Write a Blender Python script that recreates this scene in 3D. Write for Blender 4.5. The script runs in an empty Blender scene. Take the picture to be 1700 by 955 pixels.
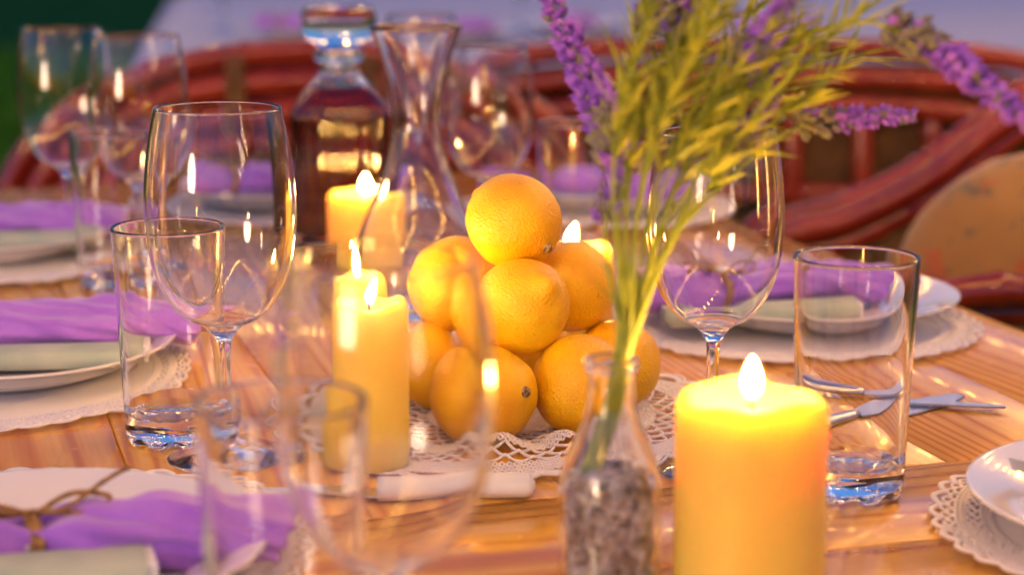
import bpy, math, random
from math import pi, sin, cos, radians as R
from mathutils import Vector, Matrix, noise
random.seed(7)
S = bpy.context.scene
COL = S.collection
TZ = 0.75                                   # height of the dining table top

# ------------------------------------------------------------------ camera
cam = bpy.data.cameras.new('camera'); camo = bpy.data.objects.new('camera', cam); COL.objects.link(camo)
camo.location = (0, 0, TZ + .33); camo.rotation_euler = (R(90 - 11.2), 0, 0)
cam.sensor_width = 36; cam.lens = 69.25; cam.clip_start = .02; cam.clip_end = 400
cam.dof.use_dof = True; cam.dof.focus_distance = 1.19; cam.dof.aperture_fstop = 4.6
S.camera = camo
# ------------------------------------------------------------------ sky, sun, exposure
W = bpy.data.worlds.new('World'); S.world = W; W.use_nodes = True
wn = W.node_tree.nodes; wl = W.node_tree.links
sky = wn.new('ShaderNodeTexSky'); sky.sky_type = 'NISHITA'; sky.sun_disc = False
sky.sun_elevation = R(1.0); sky.sun_rotation = R(215); sky.air_density = 1.2; sky.dust_density = 1.0; sky.ozone_density = 5.0
wn['Background'].inputs['Strength'].default_value = .15
wl.new(sky.outputs[0], wn['Background'].inputs['Color'])
sl = bpy.data.lights.new('sun', 'SUN'); so = bpy.data.objects.new('sun', sl); COL.objects.link(so)
sl.energy = .15; sl.angle = R(12); sl.color = (1, .72, .5)
so.rotation_euler = (R(87), 0, R(-35)); so.location = (0, 0, 5)
S.view_settings.view_transform = 'Standard'; S.view_settings.look = 'None'
S.view_settings.exposure = 2.72; S.view_settings.gamma = 1.0; S.view_settings.use_curve_mapping = False
S.render.engine = 'CYCLES'
cy = S.cycles
cy.use_denoising = True; cy.max_bounces = 18; cy.transmission_bounces = 16; cy.glossy_bounces = 8; cy.diffuse_bounces = 3
cy.transparent_max_bounces = 16; cy.sample_clamp_indirect = 6; cy.sample_clamp_direct = 0; cy.blur_glossy = .3
cy.caustics_reflective = True; cy.caustics_refractive = True

# ------------------------------------------------------------------ materials
def mat(name, color=(.8, .8, .8), rough=.5, metal=0, trans=0, ior=1.45, coat=0, sss=0, sssr=(1, .4, .1), sscale=.01, sheen=0):
    m = bpy.data.materials.new(name); m.use_nodes = True
    b = m.node_tree.nodes['Principled BSDF']; i = b.inputs
    i['Base Color'].default_value = (*color, 1); i['Roughness'].default_value = rough; i['Metallic'].default_value = metal
    i['Transmission Weight'].default_value = trans; i['IOR'].default_value = ior; i['Coat Weight'].default_value = coat
    i['Coat Roughness'].default_value = .06
    if sss:
        i['Subsurface Weight'].default_value = sss; i['Subsurface Radius'].default_value = sssr; i['Subsurface Scale'].default_value = sscale
    if sheen: i['Sheen Weight'].default_value = sheen
    return m
def N(m, t): return m.node_tree.nodes.new(t)
def L(m, a, b): m.node_tree.links.new(a, b)
def bsdf(m): return m.node_tree.nodes['Principled BSDF']
def coords(m, scale=(1, 1, 1), rnd=True):
    tc = N(m, 'ShaderNodeTexCoord'); mp = N(m, 'ShaderNodeMapping'); mp.inputs['Scale'].default_value = scale
    L(m, tc.outputs['Object'], mp.inputs['Vector'])
    if rnd:
        oi = N(m, 'ShaderNodeObjectInfo'); mu = N(m, 'ShaderNodeMath'); mu.operation = 'MULTIPLY'; mu.inputs[1].default_value = 37.3
        L(m, oi.outputs['Random'], mu.inputs[0]); L(m, mu.outputs[0], mp.inputs['Location'])
    return mp.outputs['Vector']
def noi(m, vec, scale, detail=3, rough=.5, dist=0):
    n = N(m, 'ShaderNodeTexNoise'); n.inputs['Scale'].default_value = scale; n.inputs['Detail'].default_value = detail
    n.inputs['Roughness'].default_value = rough; n.inputs['Distortion'].default_value = dist
    L(m, vec, n.inputs['Vector']); return n.outputs['Fac']
def ramp(m, fac, stops):
    r = N(m, 'ShaderNodeValToRGB'); e = r.color_ramp.elements
    while len(e) < len(stops): e.new(.5)
    for k, (p, c) in enumerate(stops): e[k].position = p; e[k].color = (*c, 1)
    L(m, fac, r.inputs['Fac']); return r.outputs['Color']
def bump(m, h, strength, dist=.002):
    b = N(m, 'ShaderNodeBump'); b.inputs['Strength'].default_value = strength; b.inputs['Distance'].default_value = dist
    L(m, h, b.inputs['Height']); L(m, b.outputs['Normal'], bsdf(m).inputs['Normal']); return b
def mottle(m, scale, c1, c2, detail=4, lo=.35, hi=.65, bs=0, bscale=60, bd=.002, stretch=(1, 1, 1)):
    v = coords(m, stretch); L(m, ramp(m, noi(m, v, scale, detail), [(lo, c1), (hi, c2)]), bsdf(m).inputs['Base Color'])
    if bs: bump(m, noi(m, v, bscale, 4), bs, bd)
    return m

M = {}
M['glass'] = mat('clear_glass', (1, 1, 1), 0, trans=1, ior=1.47)
gl_ = M['glass']; L(gl_, ramp(gl_, noi(gl_, coords(gl_), 45, 5, .65), [(.56, (0,) * 3), (.80, (.10,) * 3)]), bsdf(gl_).inputs['Roughness'])
M['liquor'] = mat('amber_liquor', (.27, .028, .005), 0, trans=1, ior=1.36)
# varnished pine
pw = mat('varnished_pine', (.5, .25, .08), .2, coat=.45); M['pine'] = pw
gn = noi(pw, coords(pw, (1, .085, 1)), 5.5, 1.5, .45, .35)
sx_ = N(pw, 'ShaderNodeSeparateXYZ'); L(pw, coords(pw, (1, 1, 1), False), sx_.inputs[0])
g1 = N(pw, 'ShaderNodeMath'); g1.operation = 'MULTIPLY'; g1.inputs[1].default_value = 120; L(pw, gn, g1.inputs[0])
kv = N(pw, 'ShaderNodeTexVoronoi'); kv.inputs['Scale'].default_value = 5.5; L(pw, coords(pw, (1, .42, 1)), kv.inputs['Vector'])
km = N(pw, 'ShaderNodeMapRange'); km.interpolation_type = 'SMOOTHSTEP'; km.inputs['From Max'].default_value = .20; km.inputs['To Min'].default_value = 26; km.inputs['To Max'].default_value = 0; L(pw, kv.outputs['Distance'], km.inputs['Value'])
ga = N(pw, 'ShaderNodeMath'); ga.operation = 'ADD'; L(pw, g1.outputs[0], ga.inputs[0]); L(pw, km.outputs[0], ga.inputs[1]); g1 = ga
kd = ramp(pw, kv.outputs['Distance'], [(.012, (.22, .12, .09)), (.05, (1, 1, 1))])
g2 = N(pw, 'ShaderNodeMath'); g2.operation = 'MULTIPLY_ADD'; g2.inputs[1].default_value = 210; L(pw, sx_.outputs['X'], g2.inputs[0]); L(pw, g1.outputs[0], g2.inputs[2])
g3 = N(pw, 'ShaderNodeMath'); g3.operation = 'SINE'; L(pw, g2.outputs[0], g3.inputs[0])
wv = N(pw, 'ShaderNodeMapRange'); wv.inputs['From Min'].default_value = -1; L(pw, g3.outputs[0], wv.inputs['Value'])
c1 = ramp(pw, wv.outputs['Result'], [(.0, (.64, .25, .028)), (.25, (.78, .385, .058)), (1, (.85, .475, .09))])
fine = noi(pw, coords(pw, (1, .03, 1)), 260, 3)
mx = N(pw, 'ShaderNodeMixRGB'); mx.blend_type = 'MULTIPLY'; mx.inputs[0].default_value = .3
L(pw, c1, mx.inputs[1]); L(pw, ramp(pw, fine, [(.3, (.62, .5, .4)), (.6, (1, 1, 1))]), mx.inputs[2])
tn = N(pw, 'ShaderNodeMixRGB'); tn.blend_type = 'MULTIPLY'; tn.inputs[0].default_value = 1
oi_ = N(pw, 'ShaderNodeObjectInfo'); L(pw, ramp(pw, oi_.outputs['Random'], [(0, (.90, .86, .80)), (1, (1, 1, 1))]), tn.inputs[2])
kx = N(pw, 'ShaderNodeMixRGB'); kx.blend_type = 'MULTIPLY'; kx.inputs[0].default_value = 1; L(pw, mx.outputs[0], kx.inputs[1]); L(pw, kd, kx.inputs[2])
L(pw, kx.outputs[0], tn.inputs[1]); L(pw, tn.outputs[0], bsdf(pw).inputs['Base Color'])
sc = noi(pw, coords(pw, (1, 1, 1)), 330, 5, .7, 1.5)
bump(pw, sc, .14, .0012)
L(pw, ramp(pw, noi(pw, coords(pw), 40, 4), [(.3, (.12,) * 3), (.7, (.30,) * 3)]), bsdf(pw).inputs['Roughness'])
bsdf(pw).inputs['Coat Roughness'].default_value = .07
# wax
M['wax'] = mat('ivory_wax', (.96, .68, .125), .45, sss=1, sssr=(1, .70, .14), sscale=.026)
bump(M['wax'], noi(M['wax'], coords(M['wax']), 60, 4), .15, .002)
M['wick'] = mat('burnt_wick', (.03, .02, .015), .9)
def flame_mat(name, stops, strength, additive=0):
    m = bpy.data.materials.new(name); m.use_nodes = True; nt = m.node_tree; nt.nodes.clear()
    o = N(m, 'ShaderNodeOutputMaterial'); e = N(m, 'ShaderNodeEmission'); e.inputs['Strength'].default_value = strength
    tc = N(m, 'ShaderNodeTexCoord'); sp = N(m, 'ShaderNodeSeparateXYZ'); L(m, tc.outputs['Generated'], sp.inputs[0])
    L(m, ramp(m, sp.outputs['Z'], stops), e.inputs['Color'])
    if additive:
        t = N(m, 'ShaderNodeBsdfTransparent'); a = N(m, 'ShaderNodeAddShader'); L(m, e.outputs[0], a.inputs[0]); L(m, t.outputs[0], a.inputs[1]); L(m, a.outputs[0], o.inputs['Surface'])
    else: L(m, e.outputs[0], o.inputs['Surface'])
    return m
M['flame'] = flame_mat('flame_core', [(0, (.0006, .001, .004)), (.10, (.004, .003, .004)), (.30, (.9, .42, .09)), (.6, (1, .62, .22)), (1, (1, .42, .06))], 125)
M['mantle'] = flame_mat('flame_mantle', [(0, (.04, .05, .30)), (.25, (.5, .14, .02)), (.5, (1, .25, .012)), (1, (1, .20, .008))], .22, 1)
# lemon peel
lm = mat('lemon_peel', (.80, .46, .02), .38, sss=.25, sssr=(1, .6, .1), sscale=.004); M['lemon'] = lm
v = coords(lm)
vo = N(lm, 'ShaderNodeTexVoronoi'); vo.inputs['Scale'].default_value = 620; L(lm, v, vo.inputs['Vector'])
big = noi(lm, v, 28, 3)
ad = N(lm, 'ShaderNodeMath'); ad.operation = 'MULTIPLY_ADD'; ad.inputs[1].default_value = .8
L(lm, vo.outputs['Distance'], ad.inputs[0]); L(lm, big, ad.inputs[2])
bump(lm, ad.outputs[0], .55, .0012)
base = ramp(lm, noi(lm, v, 22, 4), [(.28, (.74, .34, .003)), (.5, (.86, .47, .004)), (.72, (.92, .60, .008))])
scar = N(lm, 'ShaderNodeMixRGB'); L(lm, base, scar.inputs[1]); scar.inputs[2].default_value = (.36, .15, .02, 1)
L(lm, ramp(lm, noi(lm, coords(lm, (1, 1, 2.2)), 75, 5, .6, 1.0), [(.66, (0, 0, 0)), (.72, (.7,) * 3)]), scar.inputs[0])
L(lm, scar.outputs[0], bsdf(lm).inputs['Base Color'])
M['scar'] = mottle(mat('dry_stem_end', rough=.9), 500, (.10, .05, .02), (.42, .30, .17), lo=.4, hi=.6, bs=.6, bscale=500)
M['lace'] = mat('crochet_cotton', (.80, .77, .80), .9, sheen=.3); bump(M['lace'], noi(M['lace'], coords(M['lace']), 420, 3), .7, .002)
M['cloth'] = mat('white_cotton', (.80, .76, .79), .9, sheen=.3); bump(M['cloth'], noi(M['cloth'], coords(M['cloth']), 500, 2), .4, .001)
M['porcelain'] = mat('white_porcelain', (.80, .78, .79), .12, coat=.5)
M['purple'] = mottle(mat('purple_napkin_paper', (.36, .12, .62), .85, sheen=.4), 40, (.32, .12, .68), (.40, .17, .76), bs=.35, bscale=300, bd=.001)
M['mint'] = mottle(mat('mint_card', rough=.6), 30, (.36, .44, .36), (.46, .52, .42), bs=.2, bscale=90)
M['cardedge'] = mat('white_card', (.75, .75, .75), .6)
M['twine'] = mottle(mat('jute_twine', rough=.95), 300, (.22, .11, .035), (.45, .26, .09), bs=.8, bscale=600)
M['steel'] = mat('polished_steel', (.55, .56, .60), .28, metal=1)
M['cane'] = mottle(mat('red_brown_cane', rough=.22, coat=.5), 14, (.19, .014, .006), (.35, .042, .012), bs=.25, bscale=40, stretch=(1, 1, .4))
M['wicker'] = mottle(mat('brown_woven_cane', rough=.7), 25, (.10, .042, .010), (.20, .09, .022), bs=.7, bscale=160, bd=.004)
cu = mat('floral_cushion_fabric', rough=.95, sheen=.3); M['cushion'] = cu
v = coords(cu, rnd=False)
bs_ = ramp(cu, noi(cu, v, 9, 4), [(.3, (.27, .135, .035)), (.7, (.38, .20, .06))])
a1 = N(cu, 'ShaderNodeMixRGB'); L(cu, bs_, a1.inputs[1]); a1.inputs[2].default_value = (.10, .10, .07, 1); L(cu, ramp(cu, noi(cu, v, 30, 4, .6), [(.54, (0, 0, 0)), (.62, (.8,) * 3)]), a1.inputs[0])
a2 = N(cu, 'ShaderNodeMixRGB'); L(cu, a1.outputs[0], a2.inputs[1]); a2.inputs[2].default_value = (.45, .09, .03, 1)
L(cu, ramp(cu, noi(cu, coords(cu, (1.3, 1.1, 1.2)), 15, 3), [(.58, (0, 0, 0)), (.64, (.7,) * 3)]), a2.inputs[0])
L(cu, a2.outputs[0], bsdf(cu).inputs['Base Color'])
M['stem'] = mottle(mat('lavender_stem_green', rough=.5), 60, (.26, .32, .015), (.40, .43, .03))
M['leaf'] = mottle(mat('lavender_leaf_green', rough=.5), 70, (.15, .21, .010), (.56, .54, .03))
bsdf(M['leaf']).inputs['Subsurface Weight'].default_value = .0
M['floret'] = mottle(mat('lavender_floret', rough=.7), 120, (.20, .06, .50), (.42, .16, .74))
M['calyx'] = mottle(mat('lavender_calyx', rough=.7), 120, (.16, .13, .14), (.26, .24, .12))
M['pebble'] = mat('grey_pebble', rough=.7)
v = coords(M['pebble'], rnd=False); L(M['pebble'], ramp(M['pebble'], noi(M['pebble'], v, 160, 2), [(.3, (.16, .11, .08)), (.42, (.46, .34, .25)), (.56, (.62, .54, .48)), (.68, (.82, .78, .74))]), bsdf(M['pebble']).inputs['Base Color'])
M['linen2'] = mat('lavender_grey_tablecloth', (.24, .27, .50), .9, sheen=.3); bump(M['linen2'], noi(M['linen2'], coords(M['linen2']), 12, 3), .4, .02)
M['darkwood'] = mottle(mat('dark_stained_wood', rough=.4), 8, (.10, .035, .014), (.18, .065, .025), stretch=(1, 6, 1))
M['grassm'] = mottle(mat('lawn_soil', rough=1), 3, (.025, .09, .006), (.05, .14, .012))
M['blade'] = mottle(mat('grass_blade', rough=.7), 2, (.06, .19, .010), (.12, .30, .02))
for k_ in ('grassm', 'blade'): bsdf(M[k_]).inputs['Specular IOR Level'].default_value = .05
M['post'] = mottle(mat('weathered_post', rough=.8), 6, (.12, .07, .04), (.22, .14, .08), stretch=(4, 4, .5))
M['cable'] = mat('black_cable', (.02, .02, .02), .6)
M['bulb'] = flame_mat('warm_bulb', [(0, (1, .50, .10)), (1, (1, .50, .10))], 18)

# ------------------------------------------------------------------ mesh helpers
def support(prof, e=.0006, m=.0025):
    out = [prof[0]]
    for (r0, z0), (r1, z1) in zip(prof, prof[1:]):
        d = math.hypot(r1 - r0, z1 - z0)
        if d > m:
            k = e / d
            for t in ([k] + [i / (int(d / .012) + 1) for i in range(1, int(d / .012) + 1)] + [1 - k]): out.append((r0 + (r1 - r0) * t, z0 + (z1 - z0) * t))
        out.append((r1, z1))
    return out
class MB:
    def __init__(s): s.v = []; s.f = []
    def add(s, v, f):
        o = len(s.v); s.v += [tuple(p) for p in v]; s.f += [tuple(i + o for i in q) for q in f]; return s
    def box(s, c, d, ch=0):
        x, y, z = [k / 2 for k in d]; cx, cy_, cz = c
        if not ch:
            vs = [(cx + a * x, cy_ + b * y, cz + e * z) for e in (-1, 1) for a, b in ((-1, -1), (1, -1), (1, 1), (-1, 1))]
            return s.add(vs, [(3, 2, 1, 0), (4, 5, 6, 7)] + [(k, (k + 1) % 4, (k + 1) % 4 + 4, k + 4) for k in range(4)])
        rings = [(x - ch, y - ch, -z), (x, y, -z + ch), (x, y, z - ch), (x - ch, y - ch, z)]
        vs = [(cx + a * rx, cy_ + b * ry, cz + rz) for rx, ry, rz in rings for a, b in ((-1, -1), (1, -1), (1, 1), (-1, 1))]
        fs = [(3, 2, 1, 0), (12, 13, 14, 15)]
        for r in range(3): fs += [(r * 4 + k, r * 4 + (k + 1) % 4, r * 4 + 4 + (k + 1) % 4, r * 4 + 4 + k) for k in range(4)]
        return s.add(vs, fs)
    def tube(s, pts, rad, n=8, cap=True):
        P = [Vector(p) for p in pts]; k = len(P); rs = rad if hasattr(rad, '__len__') else [rad] * k
        up = Vector((0, 0, 1)); vs = []; prev = None
        for i, p in enumerate(P):
            t = (P[min(i + 1, k - 1)] - P[max(i - 1, 0)]).normalized()
            if prev is None: a = t.cross(up if abs(t.z) < .9 else Vector((1, 0, 0))).normalized()
            else:
                a = prev - t * prev.dot(t); a.normalize()
            prev = a; b = t.cross(a)
            vs += [p + (a * cos(2 * pi * j / n) + b * sin(2 * pi * j / n)) * rs[i] for j in range(n)]
        fs = [(i * n + j, i * n + (j + 1) % n, (i + 1) * n + (j + 1) % n, (i + 1) * n + j) for i in range(k - 1) for j in range(n)]
        if cap: fs += [tuple(range(n))[::-1], tuple((k - 1) * n + j for j in range(n))]
        return s.add(vs, fs)
    def lathe(s, prof, n=64, mod=None):
        vs = []; fs = []; rings = []
        for r, z in prof:
            if r < 1e-7: rings.append([len(vs)]); vs.append((0, 0, z))
            else:
                rings.append(list(range(len(vs), len(vs) + n)))
                for j in range(n):
                    t = 2 * pi * j / n; rr, zz = (r, z) if mod is None else mod(r, z, t)
                    vs.append((rr * cos(t), rr * sin(t), zz))
        for a, b in zip(rings, rings[1:]):
            for j in range(n):
                q = (j + 1) % n
                if len(a) == 1 and len(b) == 1: continue
                if len(a) == 1: fs.append((a[0], b[q], b[j]))
                elif len(b) == 1: fs.append((a[j], a[q], b[0]))
                else: fs.append((a[j], a[q], b[q], b[j]))
        return s.add(vs, fs)
    def mesh(s, name, m, smooth=True):
        me = bpy.data.meshes.new(name); me.from_pydata(s.v, [], s.f); me.update()
        if smooth: me.polygons.foreach_set('use_smooth', [True] * len(me.polygons))
        if m: me.materials.append(M[m])
        return me
    def build(s, name, m, parent=None, loc=(0, 0, 0), rot=(0, 0, 0), smooth=True, sub=0, sharp=None):
        me = s.mesh(name, m, smooth)
        if sharp: me.set_sharp_from_angle(angle=R(sharp))
        o = put(name, me, parent, loc, rot)
        if sub:
            md = o.modifiers.new('subdivision', 'SUBSURF'); md.levels = md.render_levels = sub
        return o
def put(name, data, parent=None, loc=(0, 0, 0), rot=(0, 0, 0)):
    o = bpy.data.objects.new(name, data); COL.objects.link(o); o.parent = parent; o.location = loc; o.rotation_euler = rot; return o
def tag(o, label, cat, group=None):
    o['label'] = label; o['category'] = cat
    if group: o['group'] = group
    return o
def thing(name, loc, rz=0): return put(name, None, None, loc, (0, 0, rz))
def T(x, y, z=0): return (x, y, TZ + z)
def spline(pts, n=8):
    P = [Vector(p) for p in pts]; P = [P[0] * 2 - P[1]] + P + [P[-1] * 2 - P[-2]]; out = []
    for i in range(1, len(P) - 2):
        a, b, c, d = P[i - 1:i + 3]
        for k in range(n):
            t = k / n; out.append(.5 * ((2 * b) + (c - a) * t + (2 * a - 5 * b + 4 * c - d) * t * t + (3 * b - a - 3 * c + d) * t ** 3))
    out.append(P[-2]); return out
def smoothprof(prof, n=5): return [(max(0, p.x), p.y) for p in spline([(r, z, 0) for r, z in prof], n)]

# ------------------------------------------------------------------ lawn
gr = MB(); gr.add([(-150, -60, 0), (150, -60, 0), (150, 250, 0), (-150, 250, 0)], [(0, 1, 2, 3)])
o = gr.build('ground', 'grassm'); o['kind'] = 'structure'
gm = MB()
for k in range(16000):
    y = random.uniform(2.6, 14); x = random.uniform(-.30 * y - .3, min(-.05 * y, .8)) if k % 4 else random.uniform(-.3 * y, .3 * y)
    a = random.uniform(0, pi); h = random.uniform(.05, .13); w = random.uniform(.004, .009); dx, dy = random.gauss(0, .03), random.gauss(0, .03)
    gm.add([(x - w * cos(a), y - w * sin(a), 0), (x + w * cos(a), y + w * sin(a), 0), (x + dx, y + dy, h)], [(0, 1, 2)])
o = gm.build('grass', 'blade', smooth=False); o['kind'] = 'stuff'; o['label'] = 'short green lawn grass behind the tables'; o['category'] = 'grass'

# ------------------------------------------------------------------ dining table
TA = R(16.6)
tb = thing('dining_table', (cos(TA) * .2785 - sin(TA) * 1.285, sin(TA) * .2785 + cos(TA) * 1.285, 0), TA)
tag(tb, 'glossy varnished pine plank dining table laid with lemons and candles', 'table')
X0, X1, Y0, Y1 = -.5285, .5285, -1.035, 1.035
nb = 9; bw = (X1 - X0) / nb; YC = -.275             # far boards run lengthwise, near field runs across
bm_long = MB().box((0, 0, 0), (bw - .0012, Y1 - YC - .001, .03), .0012).mesh('board', 'pine')
for k in range(nb): put('board', bm_long, tb, (X0 + bw * (k + .5), (Y1 + YC) / 2, TZ - .015), (0, 0, 0 if k % 2 else pi))
nc = 6; cw = (YC - Y0) / nc
bm_x = MB().box((0, 0, 0), (cw - .0012, X1 - X0, .03), .0012).mesh('board', 'pine')
for k in range(nc): put('board', bm_x, tb, (0, Y0 + cw * (k + .5), TZ - .015), (0, 0, pi / 2 if k % 2 else -pi / 2))
for (sx, sy) in ((-1, -1), (1, -1), (1, 1), (-1, 1)):
    MB().box((0, 0, 0), (.08, .08, TZ - .034), .006).build('leg', 'pine', tb, (sx * .44, sy * .93, (TZ - .034) / 2), smooth=False)
for sx in (-1, 1): MB().box((0, 0, 0), (.025, 1.76, .09), .003).build('apron', 'pine', tb, (sx * .44, 0, TZ - .077), smooth=False)
for sy in (-1, 1): MB().box((0, 0, 0), (.76, .025, .09), .003).build('apron', 'pine', tb, (0, sy * .93, TZ - .077), smooth=False)

# ------------------------------------------------------------------ second table behind
t2 = thing('background_table', (1.02, 5.78, 0), R(8)); tag(t2, 'long dark wooden table under a lavender cloth beyond the cane chairs', 'table')
MB().box((0, 0, TZ - .03), (4.0, 3.2, .04), .004).build('tabletop', 'darkwood', t2, smooth=False)
for sx in (-1, 1):
    for sy in (-1, 1): MB().box((sx * 1.85, sy * 1.45, (TZ - .05) / 2), (.09, .09, TZ - .05), .005).build('leg', 'darkwood', t2, smooth=False)
def cloth_grid(w, d, drop, n=60, m=30):
    mb = MB(); vs = []; fs = []
    for j in range(m + 1):
        for i in range(n + 1):
            x = (i / n - .5) * (w + 2 * drop); y = (j / m - .5) * (d + 2 * drop); ex = max(0, abs(x) - w / 2); ey = max(0, abs(y) - d / 2); e = max(ex, ey)
            rip = .012 * sin(x * 21) * (1 if ey > 0 else 0) + .012 * sin(y * 23) * (1 if ex > 0 else 0)
            X = max(-w / 2, min(w / 2, x)); Y = max(-d / 2, min(d / 2, y))
            if ex: X += math.copysign(.012 + rip * e / drop, x)
            if ey: Y += math.copysign(.012 + rip * e / drop, y)
            vs.append((X, Y, -e + .003 * noise.noise((x * 3, y * 3, 1))))
    for j in range(m):
        for i in range(n): a = j * (n + 1) + i; fs.append((a, a + 1, a + n + 2, a + n + 1))
    return mb.add(vs, fs)
tc2 = cloth_grid(4.04, 3.24, .16).build('tablecloth', 'linen2', None, (1.02, 5.78, TZ - .001), (0, 0, R(8)))
tag(tc2, 'lavender grey tablecloth draped over the table beyond the cane chairs', 'tablecloth')

# ------------------------------------------------------------------ cane chairs
def cane(pts, r, n=8):
    P = [Vector(p) for p in pts]; D = [0]
    for p, q in zip(P, P[1:]): D.append(D[-1] + (q - p).length)
    m = max(8, int(D[-1] / .006)); Q = []; rs = []; i = 0; off = random.uniform(0, .1)
    for k in range(m + 1):
        d = D[-1] * k / m
        while i < len(P) - 2 and D[i + 1] < d: i += 1
        Q.append(P[i].lerp(P[i + 1], (d - D[i]) / max(1e-9, D[i + 1] - D[i])))
        e = ((d + off) % .13) - .065; rs.append(r * (1 + .15 * math.exp(-(e / .006) ** 2) - .05 * math.exp(-((e - .012) / .006) ** 2)))
    return MB().tube(Q, rs, n)
def arch(cx, y0, z0, a, b, pw=2.0, n=40, t0=0, t1=pi, lean=0):
    P = []
    for k in range(n + 1):
        t = t0 + (t1 - t0) * k / n; c, s_ = cos(t), sin(t)
        x = cx - a * math.copysign(abs(c) ** (2 / pw), c); z = z0 + b * math.copysign(abs(s_) ** (2 / pw), s_)
        P.append((x, y0 + lean * (z - z0), z))
    return P
# left chair, broad arched back facing the table
c1 = thing('cane_armchair', (-.28, 2.64, -.008), R(8)); tag(c1, 'red brown bent cane armchair with nested arched back rails by the lawn', 'chair')
for k, (a, b) in enumerate(((.40, .225), (.365, .185), (.33, .145), (.295, .105))):
    pts = [(-a, 0, .01), (-a, 0, .4)] + arch(0, 0, .66, a, b, 2.1, lean=.15) + [(a, 0, .4), (a, 0, .01)]
    cane(pts, .0165, 10).build('back_rail', 'cane', c1)
    if k == 0: continue
# filler ring of thin canes between the rails
for k, (a, b) in enumerate(((.382, .205), (.347, .165), (.312, .125))):
    cane(arch(0, .02, .66, a, b, 2.1, lean=.15), .008, 8).build('filler_cane', 'cane', c1)
inner = [(p[0], p[1] + .012, p[2]) for p in arch(0, 0, .66, .285, .095, 2.1, lean=.15)]
mb = MB(); n_ = len(inner); mb.add(inner + [(p[0], .012, .44) for p in inner], [(i, i + 1, n_ + i + 1, n_ + i) for i in range(n_ - 1)]); mb.build('woven_back', 'wicker', c1)
for k in range(7):
    x = -.24 + k * .08; cane([(x, 0, .43), (x, .0, .70)], .009, 8).build('back_slat', 'cane', c1)
cane([(-.40, -.02, .43), (.40, -.02, .43)], .016, 8).build('seat_rail', 'cane', c1)
MB().box((0, -.25, .42), (.62, .46, .05), .012).build('seat', 'wicker', c1)
for sx in (-1, 1):
    cane(spline([(sx * .40, 0, .70), (sx * .42, -.2, .64), (sx * .42, -.42, .60), (sx * .38, -.48, .45), (sx * .36, -.47, .01)]), .016, 8).build('arm', 'cane', c1)
for x in (-.27, -.09, .09, .27):
    zz = .66 + .185 * (1 - abs(x / .40) ** 2.1) ** (1 / 2.1)
    w_ = MB()
    for q in range(5): w_.tube([(x + .005 * (q - 2), .15 * (zz - .66) + .024 * cos(t), zz - .02 + .062 * sin(t)) for t in [2 * pi * k / 20 for k in range(21)]], .0028, 6, False)
    w_.build('binding', 'wicker', c1)
# centre chair, slatted back turned to the camera
c2 = thing('cane_armchair', (.36, 2.86, 0), R(-4)); tag(c2, 'red cane chair with upright slats over brown woven back behind the lavender', 'chair')
for dy, dz, a, b in ((0, 0, .46, .12), (.012, .038, .475, .125), (-.008, -.036, .44, .115)):
    pts = [(-a, dy, .0), (-a, dy, .5)] + arch(0, dy, .735 + dz, a, b * .75, 3.0, lean=.1) + [(a, dy, .5), (a, dy, .0)]
    cane(pts, .0155, 10).build('back_rail', 'cane', c2)
for z in (.655, .45): cane([(-.43, 0, z), (.43, 0, z)], .0155, 8).build('cross_rail', 'cane', c2)
for k in range(8):
    x = -.35 + k * .10; t = (1 - abs(x / .44) ** 2.6) ** (1 / 2.6)
    cane([(x, -.005, .64), (x, .012, .71 + .09 * t)], .0165, 8).build('back_slat', 'cane', c2)
pts = arch(0, .034, .755, .465, .09, 3.0, lean=.1); n_ = len(pts)
MB().add(pts + [(p[0], .034, .45) for p in pts], [(i, i + 1, n_ + i + 1, n_ + i) for i in range(n_ - 1)]).build('woven_back', 'wicker', c2)
MB().box((0, .28, .42), (.80, .50, .05), .012).build('seat', 'wicker', c2)
for sx in (-1, 1):
    cane(spline([(sx * .46, .02, .76), (sx * .48, .25, .68), (sx * .48, .45, .62), (sx * .44, .52, .45), (sx * .42, .52, .0)]), .0155, 8).build('arm', 'cane', c2)
# right chair at the table's long side
c3 = thing('cane_armchair', (.75, 2.0, 0), 0); tag(c3, 'red cane armchair with sloping triple cane arm and floral cushion inside', 'chair')
for dz, dy in ((0, 0), (-.028, .012), (.012, .03)):
    pts = spline([(-.52, .28 + dy, -.14 + TZ + dz), (-.455, .24 + dy, -.062 + TZ + dz), (-.36, .235 + dy, -.032 + TZ + dz), (-.27, .24 + dy, .015 + TZ + dz), (-.19, .25 + dy, .075 + TZ + dz), (-.10, .26 + dy, .13 + TZ + dz), (.08, .24 + dy, .19 + TZ + dz)])
    cane(pts, .0145, 10).build('arm', 'cane', c3)
pts = spline([(-.36, -.24, TZ - .16), (-.375, -.235, TZ - .05), (-.33, -.235, TZ - .024), (-.2, -.24, TZ - .018), (0, -.25, TZ + .03), (.1, -.24, TZ + .15)])
cane(pts, .016, 10).build('arm', 'cane', c3)
cane([(p[0] + .01, p[1] + .02, p[2] - .024) for p in pts], .014, 10).build('arm', 'cane', c3)
for k, s_ in enumerate((0, .035)):
    cane(spline([(.08 - s_, .24, .94), (.12 - s_, .1, 1.0), (.12 - s_, -.1, 1.0), (.10 - s_, -.24, .92)]), .015, 10).build('back_rail', 'cane', c3)
for k in range(6):
    y = -.2 + k * .08; cane([(.06, y, .42), (.105, y, .97)], .010, 8).build('back_slat', 'cane', c3)
MB().box((-.15, 0, .42), (.44, .46, .05), .012).build('seat', 'wicker', c3)
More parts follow.
